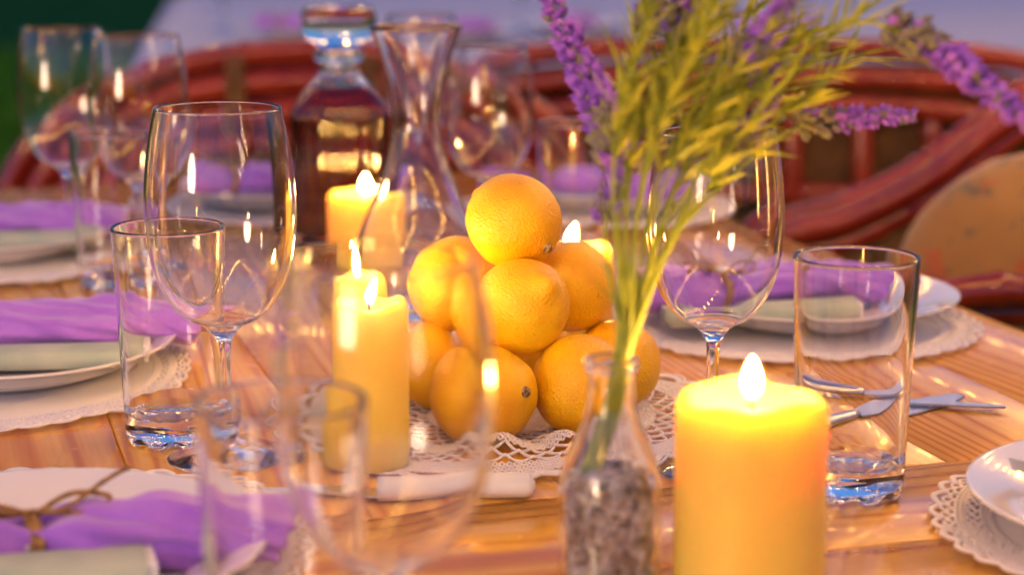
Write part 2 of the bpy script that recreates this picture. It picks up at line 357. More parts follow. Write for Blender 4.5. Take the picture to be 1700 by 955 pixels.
for sx, sy in ((-.35, -.22), (-.35, .22), (.07, -.22), (.07, .22)): cane([(sx, sy, .0), (sx, sy, .56 if sx < 0 else .45)], .016, 8).build('leg', 'cane', c3)
for z in (.60, ):
    cane([(-.37, .23, z), (.06, .23, z)], .013, 8).build('side_rail', 'cane', c3)
# cushion in that chair
mb = MB(); vs = []; fs = []; na, nbb = 40, 20
for j in range(nbb + 1):
    for i in range(na):
        t = 2 * pi * i / na; q = -pi / 2 + pi * j / nbb; e = .62
        f = lambda c: math.copysign(abs(c) ** e, c)
        x = .20 * f(cos(q)) * f(cos(t)); z = .235 * f(cos(q)) * f(sin(t)); y = .085 * math.copysign(abs(sin(q)) ** .8, sin(q))
        k = 1 + .05 * noise.noise((x * 9, y * 9, z * 9)); vs.append((x * k, y * k, z * k))
for j in range(nbb):
    for i in range(na): fs.append((j * na + i, j * na + (i + 1) % na, (j + 1) * na + (i + 1) % na, (j + 1) * na + i))
cz = MB().add(vs, fs).build('cushion', 'cushion', None, (.590, 1.90, .612), (R(-10), R(-12), R(8)))
tag(cz, 'plump tan cushion with dark floral print leaning in the cane armchair', 'cushion')

# ------------------------------------------------------------------ lace textiles
def lace(R0, nt, rows, keep, zf, scall=None, rz=0):
    """polar grid of cells, cells dropped where keep() says hole; real holes, thickness by solidify"""
    mb = MB(); vs = []; fs = []
    nr = len(rows)
    for r in rows:
        for j in range(nt):
            t = 2 * pi * j / nt; rr = r * R0
            if scall and r > .80: rr += scall(t) * R0 * (r - .80) / .20
            vs.append((rr * cos(t), rr * sin(t), zf(rr / R0, t)))
    for i in range(nr - 1):
        for j in range(nt):
            if keep(i, j): a = i * nt; fs.append((a + j, a + nt + j, a + nt + (j + 1) % nt, a + (j + 1) % nt))
    mb.add(vs, fs); return mb
def finish_lace(o, th, sub=1):
    md = o.modifiers.new('thickness', 'SOLIDIFY'); md.thickness = th; md.offset = 1
    md = o.modifiers.new('round', 'SUBSURF'); md.levels = md.render_levels = sub
def threads(mb, zf, r0, amp, m, ph, rad, shape='sin', npp=4, n=5):
    k = int(m * npp); P = []
    for i in range(k + 1):
        t = 2 * pi * i / k
        w_ = sin(m * t + ph) if shape == 'sin' else abs(sin(m * t / 2 + ph))
        rr = r0 + amp * w_; P.append((rr * cos(t), rr * sin(t), zf(rr, t) + (.0004 * cos(m * t + ph) if shape == 'sin' else 0)))
    mb.tube(P, rad, n, False)
def dense(mb, zf, ra, rb, step=.0024, m=150, rad=.00085):
    k = max(1, int(round((rb - ra) / step)))
    for i in range(k): threads(mb, zf, ra + (rb - ra) * (i + .5) / k, step * .62, int(m * (ra + (rb - ra) * i / k) / .1), (i % 2) * pi, rad)
def zf_d(rr, t):
    r = rr / .152; w = max(0, r - .35) / .65
    z = .0016 + .0040 * w * (1 + sin(5 * t + 1)) / 2 + .0022 * w * (1 + sin(13 * t)) / 2
    front = math.exp(-((t - R(268)) / .16) ** 2) + .8 * math.exp(-((t - R(295)) / .13) ** 2)
    return z + .012 * front * math.exp(-((r - .58) / .14) ** 2)
db = MB()
dense(db, zf_d, .012, .046)
for i in range(4): threads(db, zf_d, .046 + .0075 * i, .0085, 26, (i % 2) * pi / 2, .00105, 'abs', 10)
dense(db, zf_d, .079, .096)
for i in range(3): threads(db, zf_d, .096 + .006 * i, .0075, 40, (i % 2) * pi / 2, .00105, 'abs', 10)
dense(db, zf_d, .117, .139)
for i in range(3): threads(db, zf_d, .139 + .0016 * i, .010, 22, 0, .0011, 'abs', 12)
threads(db, zf_d, .1455, .0105, 22, 0, .0011, 'abs', 12)
o = db.build('crochet_doily', 'lace', None, T(-.004, 1.232)); tag(o, 'large white crochet lace doily under the pile of lemons', 'doily')
mat_me = []
for seed in (1.0, 2.2, 4.1):
    def zf(rr, t): r = rr / .15; return .0012 + .0016 * max(0, r - .5) * (1 + sin(7 * t + seed)) + .005 * max(0, r - .72) * (1 + noise.noise((3 * cos(t), 3 * sin(t), seed))) * 2
    mb = MB(); vs = []; fs = []; NT = 96; rr_ = [.004, .03, .06, .09, .105, .112, .118]
    for r in rr_:
        for j in range(NT): t = 2 * pi * j / NT; vs.append((r * cos(t), r * sin(t), zf(r, t)))
    for i in range(len(rr_) - 1):
        for j in range(NT): fs.append((i * NT + j, (i + 1) * NT + j, (i + 1) * NT + (j + 1) % NT, i * NT + (j + 1) % NT))
    mb.add(vs, fs)
    dense(mb, zf, .116, .1235, .0026, 130, .0009)
    for i in range(2): threads(mb, zf, .1235 + .003 * i, .0042, 70, (i % 2) * pi / 2, .0010, 'abs', 8)
    dense(mb, zf, .130, .1375, .0026, 130, .0009)
    for i in range(2): threads(mb, zf, .1375 + .0028 * i, .0044, 70, (i % 2) * pi / 2, .0010, 'abs', 8)
    for i in range(2): threads(mb, zf, .1435 + .0016 * i, .0055, 44, 0, .0011, 'abs', 10)
    mat_me.append(mb.mesh('lace_placemat', 'cloth'))
def mat_(loc, label, seed, R0=.15, rz=0, tilt=0):
    o = put('lace_placemat', mat_me[int(seed) % 3], None, loc, (0, 0, seed)); k = R0 / .15; o.scale = (k, k, 1)
    return tag(o, label, 'placemat', 'round lace edged placemats')

# ------------------------------------------------------------------ plates, napkins, cutlery
plate_prof = smoothprof([(0, .0035), (.05, .0035), (.078, .0045), (.086, .009), (.100, .016), (.1155, .0208), (.1170, .0222), (.1155, .0228), (.099, .0185), (.084, .0118), (.076, .0080), (.045, .0068), (0, .0068)], 3)
plate_me = MB().lathe([(0, .004), (.045, .004), (.062, .0042)] + plate_prof[7:], 96).mesh('dish', 'porcelain')
ring_me = MB().lathe([(.060, .0048), (.060, .0003), (.063, 0), (.066, .0003), (.067, .0048)], 72).mesh('foot_ring', 'porcelain')
def plate(loc, label, s=1):
    t = thing('dinner_plate', (loc[0], loc[1], loc[2] + .0035)); put('dish', plate_me, t); put('foot_ring', ring_me, t); t.scale = (s, s, s)
    return tag(t, label, 'plate', 'white dinner plates')
def napkin(loc, rz, label, seed, length=.235, tx=None, wid=1.0, lift=.0, group='rolled purple napkins'):
    t = thing('rolled_napkin', loc, rz); rnd = random.Random(seed)
    ns, na = 64, 72; vs = []; fs = []; tx = -.06 if tx is None else tx
    ph = [rnd.uniform(0, 6.28) for _ in range(8)]
    for i in range(ns + 1):
        s = i / ns; x = (s - .5) * length
        pinch = 1 - .42 * math.exp(-((x - tx) / .016) ** 2)
        flare = 1 + .22 * max(0, (s - .75) / .25) ** 2 - .15 * max(0, (.2 - s) / .2)
        a = .026 * wid * pinch * flare; b = .0165 * (.35 + .65 * pinch) * (1 - .28 * max(0, (s - .72) / .28) ** 1.5)
        for j in range(na):
            th = 2 * pi * j / na
            fold = .10 * sin(3 * th + 5 * s + ph[0]) + .09 * math.exp(-((((th - .6 - 2.3 * s + ph[2] * .1) % (2 * pi)) - 1.0) / .18) ** 2) * 2.0 + .05 * sin(9 * th - 11 * s + ph[1]) * (.4 + s)
            fold += .16 * math.exp(-((((th + 1.3 * s) % (2 * pi)) - 2.2) / .10) ** 2) - .12 * math.exp(-((((th + 1.3 * s) % (2 * pi)) - 2.0) / .08) ** 2)
            for q_, (tw_, o_, am, sh) in enumerate(((3.2, .9, .20, .16), (2.4, 1.9, -.17, .12), (4.0, 2.5, .15, .20), (-2.0, 1.4, -.12, .10))):
                dd = ((th - o_ - tw_ * (s - .5) + pi + .25 * sin(7 * s + ph[3 + q_])) % (2 * pi)) - pi; fold += am * math.exp(-(dd / sh) ** 2)
            k = 1 + fold * (.5 + .6 * (1 - pinch) + .3)
            y = a * k * cos(th); z = b * k * sin(th) + b
            xx = x + (.012 * cos(th - 1) * max(0, s - .8) / .2) + .004 * noise.noise((cos(th) * 3, sin(th) * 3, seed)) * (s > .9)
            vs.append((xx, y, max(.0, z) + .0022 * noise.noise((x * 45, th * 1.5, seed)) * min(1, z / .01)))
    for i in range(ns):
        for j in range(na): fs.append((i * na + j, i * na + (j + 1) % na, (i + 1) * na + (j + 1) % na, (i + 1) * na + j))
    for i, d in ((0, 1), (ns, -1)):                         # spiral hollow ends
        base = i * na; c = Vector((0, 0, 0))
        for j in range(na): c += Vector(vs[base + j]) / na
        prev = base
        for k, (q, dep) in enumerate(((.82, .0), (.72, .012), (.45, .010), (.40, .003), (.2, .010))):
            st_ = len(vs)
            for j in range(na):
                p = Vector(vs[base + j]); vs.append(tuple(c + (p - c) * q + Vector((d * dep, 0, 0))))
            for j in range(na): 
                f4 = (prev + j, prev + (j + 1) % na, st_ + (j + 1) % na, st_ + j); fs.append(f4 if d < 0 else f4[::-1])
            prev = st_
        fs.append(tuple(prev + j for j in range(na)))
    MB().add(vs, fs).build('cloth_roll', 'purple', t)
    # jute twine: two wraps, bow loops and tails
    tw = MB()
    for off in (-.0022, .0022, .0005):
        tw.tube([(tx + off + .002 * sin(3 * q), (.0185 * wid) * cos(q), max(.0008, .0135 + .0150 * sin(q))) for q in [2 * pi * k / 28 for k in range(29)]], .0014, 6, False)
    w = tw.build('twine_wrap', 'twine', t); kz = .030
    for sgn in (1, -1):
        MB().tube(spline([(tx, 0, kz - .002), (tx + sgn * .018, .006 * sgn, kz + .006), (tx + sgn * .036, .004 * sgn, kz + .004), (tx + sgn * .030, -.006, kz + .0), (tx + sgn * .012, -.004, kz), (tx, 0, kz)], 6), .0014, 6).build('twine_loop', 'twine', t)
        MB().tube(spline([(tx, 0, kz), (tx + sgn * .015, -.008, kz + .003), (tx + sgn * .034, -.006 + .016 * sgn, kz + .010), (tx + sgn * .046, .018 * sgn, kz + .014)], 6), [.0013] * 18 + [.0022], 6).build('twine_tail', 'twine', t)
    return tag(t, label, 'napkin', group)
def card(loc, rz, label, L_=.15, W_=.03, H_=.012, tilt=0):
    t = thing('card_sleeve', loc, rz)
    mb = MB(); n = 16; sec = [(cos(2 * pi * k / n), sin(2 * pi * k / n)) for k in range(n)]
    f = lambda c: math.copysign(abs(c) ** .55, c)
    P = [(x, W_ / 2 * f(c), H_ / 2 * f(s) + H_ / 2) for x in (-L_ / 2, -L_ / 4, 0, L_ / 4, L_ / 2) for c, s in sec]
    fs = [(i * n + j, i * n + (j + 1) % n, (i + 1) * n + (j + 1) % n, (i + 1) * n + j) for i in range(4) for j in range(n)] + [tuple(range(n))[::-1]]
    mb.add(P, fs).build('sleeve', 'mint', t)
    MB().box((L_ / 2 + .0015, 0, H_ / 2), (.006, W_ * .86, H_ * .8), .001).build('card_edge', 'cardedge', t, smooth=False)
    return tag(t, label, 'card', 'mint green card sleeves')
def knife(loc, rz, label, name='table_knife', m='steel', L_=.2, w=.018):
    t = thing(name, loc, rz)
    pr = [(0, .35), (.02, .8), (.06, 1), (.085, .95), (.10, .5)]
    top = [(x * L_ / .2, y * w / 2) for x, y in pr]; mb = MB()
    outl = [(x, y) for x, y in top] + [(x, -y * .7) for x, y in reversed(top)]; n = len(outl)
    mb.add([(x, y, .0006) for x, y in outl] + [(x, y, .0018) for x, y in outl], [tuple(range(n))[::-1], tuple(range(n, 2 * n))] + [(k, (k + 1) % n, n + (k + 1) % n, n + k) for k in range(n)])
    mb.build('blade', m, t, smooth=False)
    h = MB().tube(spline([(.098 * L_ / .2, 0, .002), (.13 * L_ / .2, 0, .0035), (.17 * L_ / .2, 0, .004), (L_, 0, .003)], 4), [.003, .0035, .004, .0042, .0044, .0046, .0048, .005, .005, .005, .0048, .0045, .003], 10)
    h.v = [(x, y * 1.5, max(0.0002, z * .8)) for x, y, z in h.v]; h.build('handle', m, t)
    return tag(t, label, 'knife')
def fork(loc, rz, label, tiltx=0):
    t = thing('dinner_fork', loc, rz); t.rotation_euler = (tiltx, 0, rz)
    h = MB().tube(spline([(.0, 0, .002), (.05, 0, .003), (.09, 0, .007), (.125, 0, .004)], 5), .0026, 8); h.v = [(x, y * 1.8, z) for x, y, z in h.v]; h.build('handle', 'steel', t)
    MB().box((.138, 0, .0035), (.030, .022, .002), .0006).build('fork_head', 'steel', t, smooth=False)
    for k in range(4): MB().tube([(.15, -.009 + .006 * k, .0035), (.175, -.009 + .006 * k, .004), (.198, -.009 + .006 * k, .009)], [.0015, .0014, .0006], 6).build('tine', 'steel', t)
    return tag(t, label, 'fork', 'forks on the plates')
NA = TA
PZ = .0105
mat_(T(-.370, 1.325), 'round white lace placemat under the plate behind the tied napkin plate, by the tall tumbler', 1.0)
plate(T(-.352, 1.350), 'white plate with untied-looking napkin roll and mint card beside the tall clear tumbler')
napkin(T(-.340, 1.372, PZ + .004), R(4), 'purple napkin roll with twine on plate beside the tall clear tumbler', 3, length=.26, tx=-.09)
card(T(-.345, 1.318, PZ + .002), R(6), 'mint green card sleeve in front of napkin beside the tall clear tumbler', .17, .034, .015)
knife(T(-.20, 1.368, .0245), R(176), 'steel knife lying under the napkin beside the tall clear tumbler', L_=.19)
mat_(T(-.245, .950), 'round white lace placemat under the plate whose napkin shows a twine bow', 2.2)
plate(T(-.236, .912), 'white plate carrying the purple napkin whose twine bow shows fully')
napkin(T(-.226, .908, PZ), R(13), 'purple napkin roll tied with a brown twine bow in front of the tall tumbler', 5, length=.235, tx=-.004, wid=1.05)
card(T(-.252, .862, PZ + .002), R(15), 'mint green card sleeve beside the napkin with the twine bow', .165, .036, .017)
knife(T(-.122, .915, .0245), R(190), 'steel knife under the napkin with the twine bow', L_=.19)
mat_(T(-.50, 1.79), 'round white lace placemat beside the short far tumbler near the lawn side', 3.1)
plate(T(-.49, 1.82), 'white plate beside the pair of wine glasses near the lawn side')
napkin(T(-.48, 1.83, PZ + .003), R(6), 'purple napkin roll beside the pair of wine glasses near the lawn side', 8, tx=-.05)
card(T(-.47, 1.785, PZ + .002), R(8), 'mint green card sleeve beside the pair of wine glasses near the lawn side', .17, .036, .016)
mat_(T(-.25, 2.12), 'round white lace placemat behind the liquor decanter', 4.4)
plate(T(-.26, 2.13), 'white plate at the far table end behind the liquor decanter')
napkin(T(-.24, 2.14, PZ + .003), R(12), 'purple napkin roll behind the liquor decanter', 9)
mat_(T(.095, 2.10), 'round white lace placemat at the far table corner behind the small tumbler', 5.2)
plate(T(.095, 2.10), 'white plate at the far table corner behind the small tumbler')
napkin(T(.085, 2.085, PZ + .003), R(-8), 'purple napkin roll at the far table corner behind the small tumbler', 10)
mat_(T(.222, 1.505), 'round white lace placemat under the plate beside the cane armchair with cushion', 6.0, R0=.142)
plate(T(.234, 1.525), 'white plate beside the cane armchair that holds the cushion')
napkin(T(.205, 1.520, PZ + .003), R(14), 'purple napkin roll on the plate beside the armchair with cushion', 12, length=.22, tx=-.04)
card(T(.19, 1.47, PZ + .002), R(12), 'mint green card sleeve on the plate beside the armchair with cushion', .15, .036, .014)
mat_(T(.372, .995), 'round white lace placemat under the plate carrying a fork', 7.3, R0=.148)
plate(T(.357, .988), 'white plate carrying a steel fork beside the broad pillar candle')
fork(T(.462, .985, .0245), R(172), 'steel fork resting across the plate beside the broad pillar candle')
knife(T(.262, .972, .0245), R(-8), 'steel knife lying in front of the fork on the plate', L_=.19, w=.024)
knife(T(.300, 1.285, .0004), R(218), 'broad steel knife crossed under another on bare wood', L_=.20, w=.030)
knife(T(.322, 1.245, .0028), R(166), 'slim steel knife lying across a broad one on bare wood', L_=.18, w=.014)
wh = MB().tube(spline([(-.065, 0, .005), (-.035, 0, .005), (0, 0, .005), (.018, 0, .005), (.024, 0, .005)], 5), [.007] * 10 + [.0075] * 6 + [.0072, .0066, .0055, .004, .002], 14)
wh.v = [(x, y * 1.6, z * .9 + .0018) for x, y, z in wh.v]
th = thing('butter_knife', T(-.011, 1.062), R(3)); wh.build('handle', 'cardedge', th); MB().box((-.110, 0, .0035), (.10, .015, .0016), .0005).build('blade', 'steel', th, smooth=False)
tag(th, 'white handled butter knife with rounded end at the doily edge', 'knife')

# ------------------------------------------------------------------ glassware
def closed(outer, wall, zin, base_in=None): return outer
def wineglass_mesh(h=.211, rmax=.044, rrim=.0367, zb=.080, foot=.035):
    k = h - zb; o = [(0, .0003), (foot * .9, .0004), (foot, .0012), (foot, .0022), (foot * .8, .0032), (.014, .0062), (.0062, .012), (.0042, .022), (.0036, .045), (.0039, zb - .012), (.0062, zb - .004)]
    bowl = [(.013, .02), (.0225, .06), (.0315, .135), (.0388, .25), (.0425, .37), (.044, .52), (.0432, .68), (.0408, .84), (.0367, 1.0)]
    sc_ = lambda r, t: r * (rmax / .044) if t < .52 else (rmax + (r - .044) * (rmax - rrim) / (.044 - .0367))
    ou = [(sc_(r, t), zb + k * t) for r, t in bowl]
    w = .00115
    inn = [(sc_(r, t) - w, zb + k * t) for r, t in bowl[1:]][::-1]
    rr1 = sc_(.0367, 1); sl_ = (ou[-2][0] - rr1) / (ou[-1][1] - ou[-2][1]); lo_ = h - .0011
    prof = smoothprof(o + ou, 6)[:-1] + [(rr1 + .0011 * sl_, lo_), (sc_(.0367, 1), h - .0003), (sc_(.0367, 1) - w / 2, h + .0004)] + [(inn[0][0], h - .0003)] + smoothprof([(inn[0][0] + .0011 * sl_, lo_)] + inn[1:] + [(.012, zb + k * .034), (.005, zb + k * .024), (0, zb + k * .022)], 6)
    prof[-1] = (0, prof[-1][1]); prof[0] = (0, prof[0][1])
    return MB().lathe(prof, 72).mesh('wine_glass', 'glass')
wgA = wineglass_mesh(); wgB = wineglass_mesh(.2, .0392, .0335, .085, .033)
def wine(loc, label, me, s=1, rz=0):
    o = put('wine_glass', me, None, (loc[0], loc[1], loc[2] + .0004), (0, 0, rz)); o.scale = (s, s, s); return tag(o, label, 'wine glass', 'empty wine glasses')
wine(T(-.170, 1.135), 'tall empty wine glass overlapping the tall tumbler beside the tied napkin', wgA)
wine(T(.1165, 1.112), 'empty wine glass behind lavender stems beside the broad pillar candle', wgB)
wine(T(-.046, .690), 'empty wine glass standing in front of the lemons and the slim candles', wgB, 1.02)
wine(T(-.417, 1.835), 'outer one of two wine glasses standing nearest the lawn', wgA)
wine(T(-.331, 1.745), 'inner one of two wine glasses on the lawn side, before the arched chair', wgA)
wine(T(-.021, 1.79), 'empty wine glass between carafe and small tumbler behind the lemons', wgA, .94)
wine(T(-.098, 2.13), 'empty wine glass standing hidden behind the flared carafe', wgA, .98)
def tumbler_mesh(h=.135, rt=.0345, rb=.0300):
    n = 96
    def mod(r, z, t):
        if z < .004 and r > .012: return r, z + .0034 * (.5 - .5 * cos(9 * t)) * min(1, (r - .012) / .012) + .0004
        return r, z
    prof = [(0, .0035), (.010, .0035), (.016, .0026), (.022, .001), (rb - .004, .0), (rb - .0012, .0012), (rb, .0038), (rb + .0001, .008), (rb + (rt - rb) * .5, h * .55), (rt, h - .0012), (rt - .0006, h), (rt - .0014, h), (rt - .0021, h - .0012),
            (rb + (rt - rb) * .5 - .0023, h * .55), (rb - .0026, .026), (rb - .0042, .0205), (rb - .009, .0178), (.010, .0172), (0, .0172)]
    return MB().lathe(support(prof), n, mod).mesh('tumbler', 'glass')
tbm = tumbler_mesh()
def tumbler(loc, label, s=1, rz=0):
    o = put('tumbler', tbm, None, loc, (0, 0, rz)); o.scale = (s, s, s); return tag(o, label, 'tumbler', 'clear highball tumblers')
tumbler(T(-.2085, 1.178), 'clear tall tumbler with scalloped thick base beside the tallest wine glass', 1, .3)
tumbler(T(.190, 1.068), 'clear tall tumbler beside the broad pillar candle and crossed knives', 1.01, .1)
tumbler(T(-.092, .758), 'clear tumbler standing before the tied napkin, beside the wine glass in front', 1, .5)
tumbler(T(-.342, 1.665), 'clear tumbler below the pair of wine glasses on the lawn side', 1, .2)
tumbler(T(.055, 1.78), 'clear tumbler behind the lemons with a purple napkin showing through', .97, .7)
# carafe
pc = [(0, .0006), (.040, .0006), (.0475, .002), (.0535, .010), (.0555, .022), (.0535, .042), (.0465, .066), (.036, .092), (.0265, .118), (.0205, .145), (.0195, .162), (.0225, .185), (.0295, .210), (.0372, .230)]
w = .0019
pi_ = [(max(0, r - w), z) for r, z in pc[4:]][::-1] + [(.049, .014), (.040, .0085), (.02, .0075), (0, .0075)]
prof = smoothprof(pc, 6) + [(.0367, .2312), (.0358, .2308)] + smoothprof(pi_, 6); prof[0] = (0, prof[0][1]); prof[-1] = (0, prof[-1][1])
o = MB().lathe(prof, 80).build('carafe', 'glass', None, T(-.0765, 1.572, .0002)); tag(o, 'empty clear glass carafe with flared mouth beside the decanter', 'carafe')
# decanter
def sq(t, p=6): return (abs(cos(t)) ** p + abs(sin(t)) ** p) ** (-1 / p)
def dmod(r, z, t):
    f = 1
    if .012 < z < .128 and r > .03: f = sq(t) * (1 + .022 * abs(cos(14 * t)) * 2)
    elif z <= .17 and r > .018: f = 1 + (sq(t) - 1) * min(1, max(0, (r - .018) / .018))
    return r * f, z
dc = thing('liquor_decanter', T(-.166, 1.895), R(8)); tag(dc, 'square fluted glass decanter of amber red liquor with block stopper', 'decanter')
HB = .132
po = [(0, .0005), (.040, .0005), (.0445, .003), (.0455, .012), (.0455, .013), (.0455, .06), (.0455, .110), (.0455, .127), (.0435, .135), (.034, .149), (.0245, .159), (.0205, .163), (.0195, .167), (.0195, .176), (.0235, .178), (.0245, .182), (.0235, .186), (.0215, .188)]
pin = [(.0155, .188), (.0150, .164), (.020, .158), (.030, .147), (.0392, .134), (.0408, .127), (.0408, .10), (.0408, .05), (.0405, .016), (.037, .012), (.02, .011), (0, .011)]
MB().lathe(support(po + pin, .001), 192, dmod).build('bottle', 'glass', dc, sharp=40)
pl = [(0, .0107), (.02, .0107), (.0372, .0117), (.0408, .0157), (.0411, .05), (.0411, .10), (.0411, .1265), (.0395, .1340), (.0303, .1470), (.0252, .1525), (0, .1525)]
MB().lathe(support(pl, .001), 192, dmod).build('liquor', 'liquor', dc, sharp=40)
def smod(r, z, t): return r * (1 + (sq(t, 5) - 1) * (1 if r > .02 and z > .19 else 0)), z
ps = [(0, .170), (.0135, .170), (.0148, .1885), (.020, .1895), (.022, .193), (.0315, .199), (.0355, .206), (.0355, .221), (.033, .2275), (.024, .2300), (0, .2305)]
MB().lathe(ps, 64, smod).build('stopper', 'glass', dc, sharp=35)

# ------------------------------------------------------------------ candles
def candle(loc, r, h, label, seed, flen=.026, lean=0.0, fw=1.0, group='lit ivory pillar candles'):
    t = thing('pillar_candle', loc, seed * 1.7)
    def mod(rr, z, th):
        k = 1 + .006 * sin(3 * th + seed) + .004 * sin(7 * th + 2 * seed)
        dz = 0
        if z > h - .012 and rr > r * .7: dz = .0016 * sin(2 * th + seed) + .0010 * sin(5 * th + seed * 2)
        return rr * k, z + dz
    prof = [(0, .0), (r - .003, 0), (r - .0008, .001), (r, .003), (r * .998, h * .3), (r * 1.0, h * .7), (r, h - .008), (r - .0006, h - .0035), (r - .0022, h - .0010), (r - .005, h), (r - .0085, h - .0016), (r * .62, h - .0055), (r * .35, h - .0078), (0, h - .0085)]
    MB().lathe(prof, 64, mod).build('wax_body', 'wax', t)
    zt = h - .009
    wk = MB().tube(spline([(0, 0, zt), (.0003, 0, zt + .005), (.0014, .0004, zt + .010)], 4), [.0011] * 7 + [.0008, .0005], 8).build('wick', 'wick', t)
    fp = [(0, 0), (.0018, .0008), (.0036, .004), (.0046, .008), (.0047, .011), (.0040, .0155), (.0028, .0200), (.0014, .0238), (0, .026)]
    k = flen / .026
    def fl(scale, m, nm, par, z0):
        mb = MB().lathe([(r_ * scale * fw, z_ * k * (1 + (scale - 1) * .3)) for r_, z_ in fp], 20)
        mb.v = [(x + lean * (z / flen) ** 2 * .01, y, z) for x, y, z in mb.v]
        return mb.build(nm, m, par, (0, 0, z0))
    f = fl(1, 'flame', 'flame', t, zt + .007)
    fl(1.42, 'mantle', 'flame_mantle', f, -.0014)
    return tag(t, label, 'candle', group)
candle(T(.111, .885), .0355, .104, 'broad lit pillar candle standing beside the pebble vase', 1, .0205)
candle(T(-.084, 1.121, .003), .026, .097, 'slim lit candle in front of another, beside the lemons', 2, .0165, -.5, .72)
candle(T(-.101, 1.235, .003), .0215, .0905, 'slim lit candle standing right behind another slim candle', 3, .024, -.4, .62)
candle(T(-.133, 1.773), .035, .067, 'short wide lit candle in front of the liquor decanter', 4, .0195, 0, 1.05)
candle(T(.0455, 1.514), .0345, .062, 'short wide lit candle behind the lemon pile', 5, .0225, -.6)

# ------------------------------------------------------------------ lemons
def lemon_mesh(seed):
    prof = [(0, -.0318), (.004, -.0317), (.0075, -.0305), (.0105, -.0292)]
    for k in range(1, 22):
        q = -1.22 + 2.44 * k / 21; prof.append((.0300 * cos(q) ** .92, .0312 * sin(q)))
    prof = [p for i, p in enumerate(prof) if i < 4 or p[1] > -.0285]
    prof += [(.0092, .0314), (.0066, .0336), (.0045, .0358), (.0021, .0372), (0, .0374)]
    def mod(r, z, t):
        k = 1 + .055 * noise.noise((1.5 * cos(t), 1.5 * sin(t), z * 30 + seed * 5)) + .012 * noise.noise((4 * cos(t), 4 * sin(t), z * 90 + seed))
        if z < -.0285: z = z + .0022 * (1 - r / .0105) * 0
        return r * k, z
    return MB().lathe(prof, 48, mod).mesh('peel', 'lemon')
lem = [lemon_mesh(s) for s in range(4)]
scar_me = MB().lathe([(0, -.0342), (.0016, -.0346), (.0026, -.0338), (.0034, -.0325), (.0040, -.0312), (.003, -.0305), (0, -.030)], 10, lambda r, z, t: (r * (1 + .2 * sin(5 * t)), z)).mesh('stem_end', 'scar')
def lemon(loc, axis, label, k, s=1.0, flip=False):
    """axis: direction the dry stem end points to"""
    t = thing('lemon', loc); d = Vector(axis).normalized()
    t.rotation_euler = (-d).to_track_quat('Z', 'Y').to_euler(); t.scale = (s, s, s)
    put('peel', lem[k % 4], t); put('stem_end', scar_me, t); return tag(t, label, 'lemon', 'lemons in the pile')
lemon(T(-.015, 1.169, .0318), (.72, -.62, .20), 'lemon in the bottom row whose brown stem end faces the next lemon', 0, .985)
lemon(T(.0425, 1.190, .0325), (-.3, .8, .5), 'scarred lemon in the bottom row just behind the vase neck', 1, 1.02)
lemon(T(.068, 1.250, .0310), (.3, .8, .3), 'lemon at the bottom of the pile behind the vase', 2, .97)
lemon(T(-.046, 1.253, .0300), (-.4, .8, .1), 'lemon at the bottom of the pile nearest the slim candles', 3, .94)
lemon(T(.010, 1.300, .0310), (.1, .9, -.1), 'lemon at the bottom hidden at the back of the pile', 1, .97)
lemon(T(.0055, 1.200, .0800), (-.5, .66, -.55), 'middle lemon showing its pointed tip, above the two front lemons', 2, 1.0)
lemon(T(-.034, 1.272, .0805), (-.4, .7, .4), 'middle lemon on the slim candle side under the topmost lemon', 3, 1.02)
lemon(T(.039, 1.262, .0805), (.3, .8, -.3), 'middle lemon in front of the short candle flame', 0, .98)
lemon(T(.001, 1.238, .1275), (.66, -.62, -.42), 'topmost lemon of the pile with a brown stem end', 1, 1.0)

# ------------------------------------------------------------------ vase, pebbles, lavender
VX, VY = .046, .888
pv = [(0, .0005), (.020, .0005), (.0235, .002), (.0242, .007), (.0243, .05), (.0240, .060), (.0215, .072), (.0165, .084), (.0125, .094), (.0112, .104), (.0112, .114), (.0126, .1165), (.0130, .1185), (.0122, .1205)]
pvi = [(.0102, .1205), (.0093, .113), (.0093, .104), (.0108, .094), (.0146, .083), (.0196, .071), (.0222, .060), (.0225, .05), (.0224, .012), (.020, .006), (0, .005)]
prof = smoothprof(pv, 5) + smoothprof(pvi, 5); prof[0] = (0, prof[0][1]); prof[-1] = (0, prof[-1][1])
o = MB().lathe(prof, 64).build('bottle_vase', 'glass', None, T(VX, VY, .0002)); tag(o, 'small clear bottle vase filled with pebbles holding lavender', 'vase')
pb = MB(); rnd = random.Random(4)
def octa(c, s):
    a, b, c3 = [s * rnd.uniform(.7, 1.25) for _ in range(3)]
    rot = Matrix.Rotation(rnd.uniform(0, 6.28), 3, Vector((rnd.gauss(0, 1), rnd.gauss(0, 1), rnd.gauss(0, 1) + .01)).normalized())
    vs = []
    for sx in (-1, 1):
        for sy in (-1, 1):
            for sz in (-1, 1): vs.append(Vector(c) + rot @ Vector((sx * a * .62, sy * b * .62, sz * c3 * .62)))
    for d in ((a, 0, 0), (-a, 0, 0), (0, b, 0), (0, -b, 0), (0, 0, c3), (0, 0, -c3)): vs.append(Vector(c) + rot @ Vector(d))
    F = []
    q = {'x+': (4, 5, 7, 6, 8), 'x-': (0, 2, 3, 1, 9), 'y+': (2, 6, 7, 3, 10), 'y-': (0, 1, 5, 4, 11), 'z+': (1, 3, 7, 5, 12), 'z-': (0, 4, 6, 2, 13)}
    for w_ in q.values(): F += [(w_[k], w_[(k + 1) % 4], w_[4]) for k in range(4)]
    pb.add(vs, F)
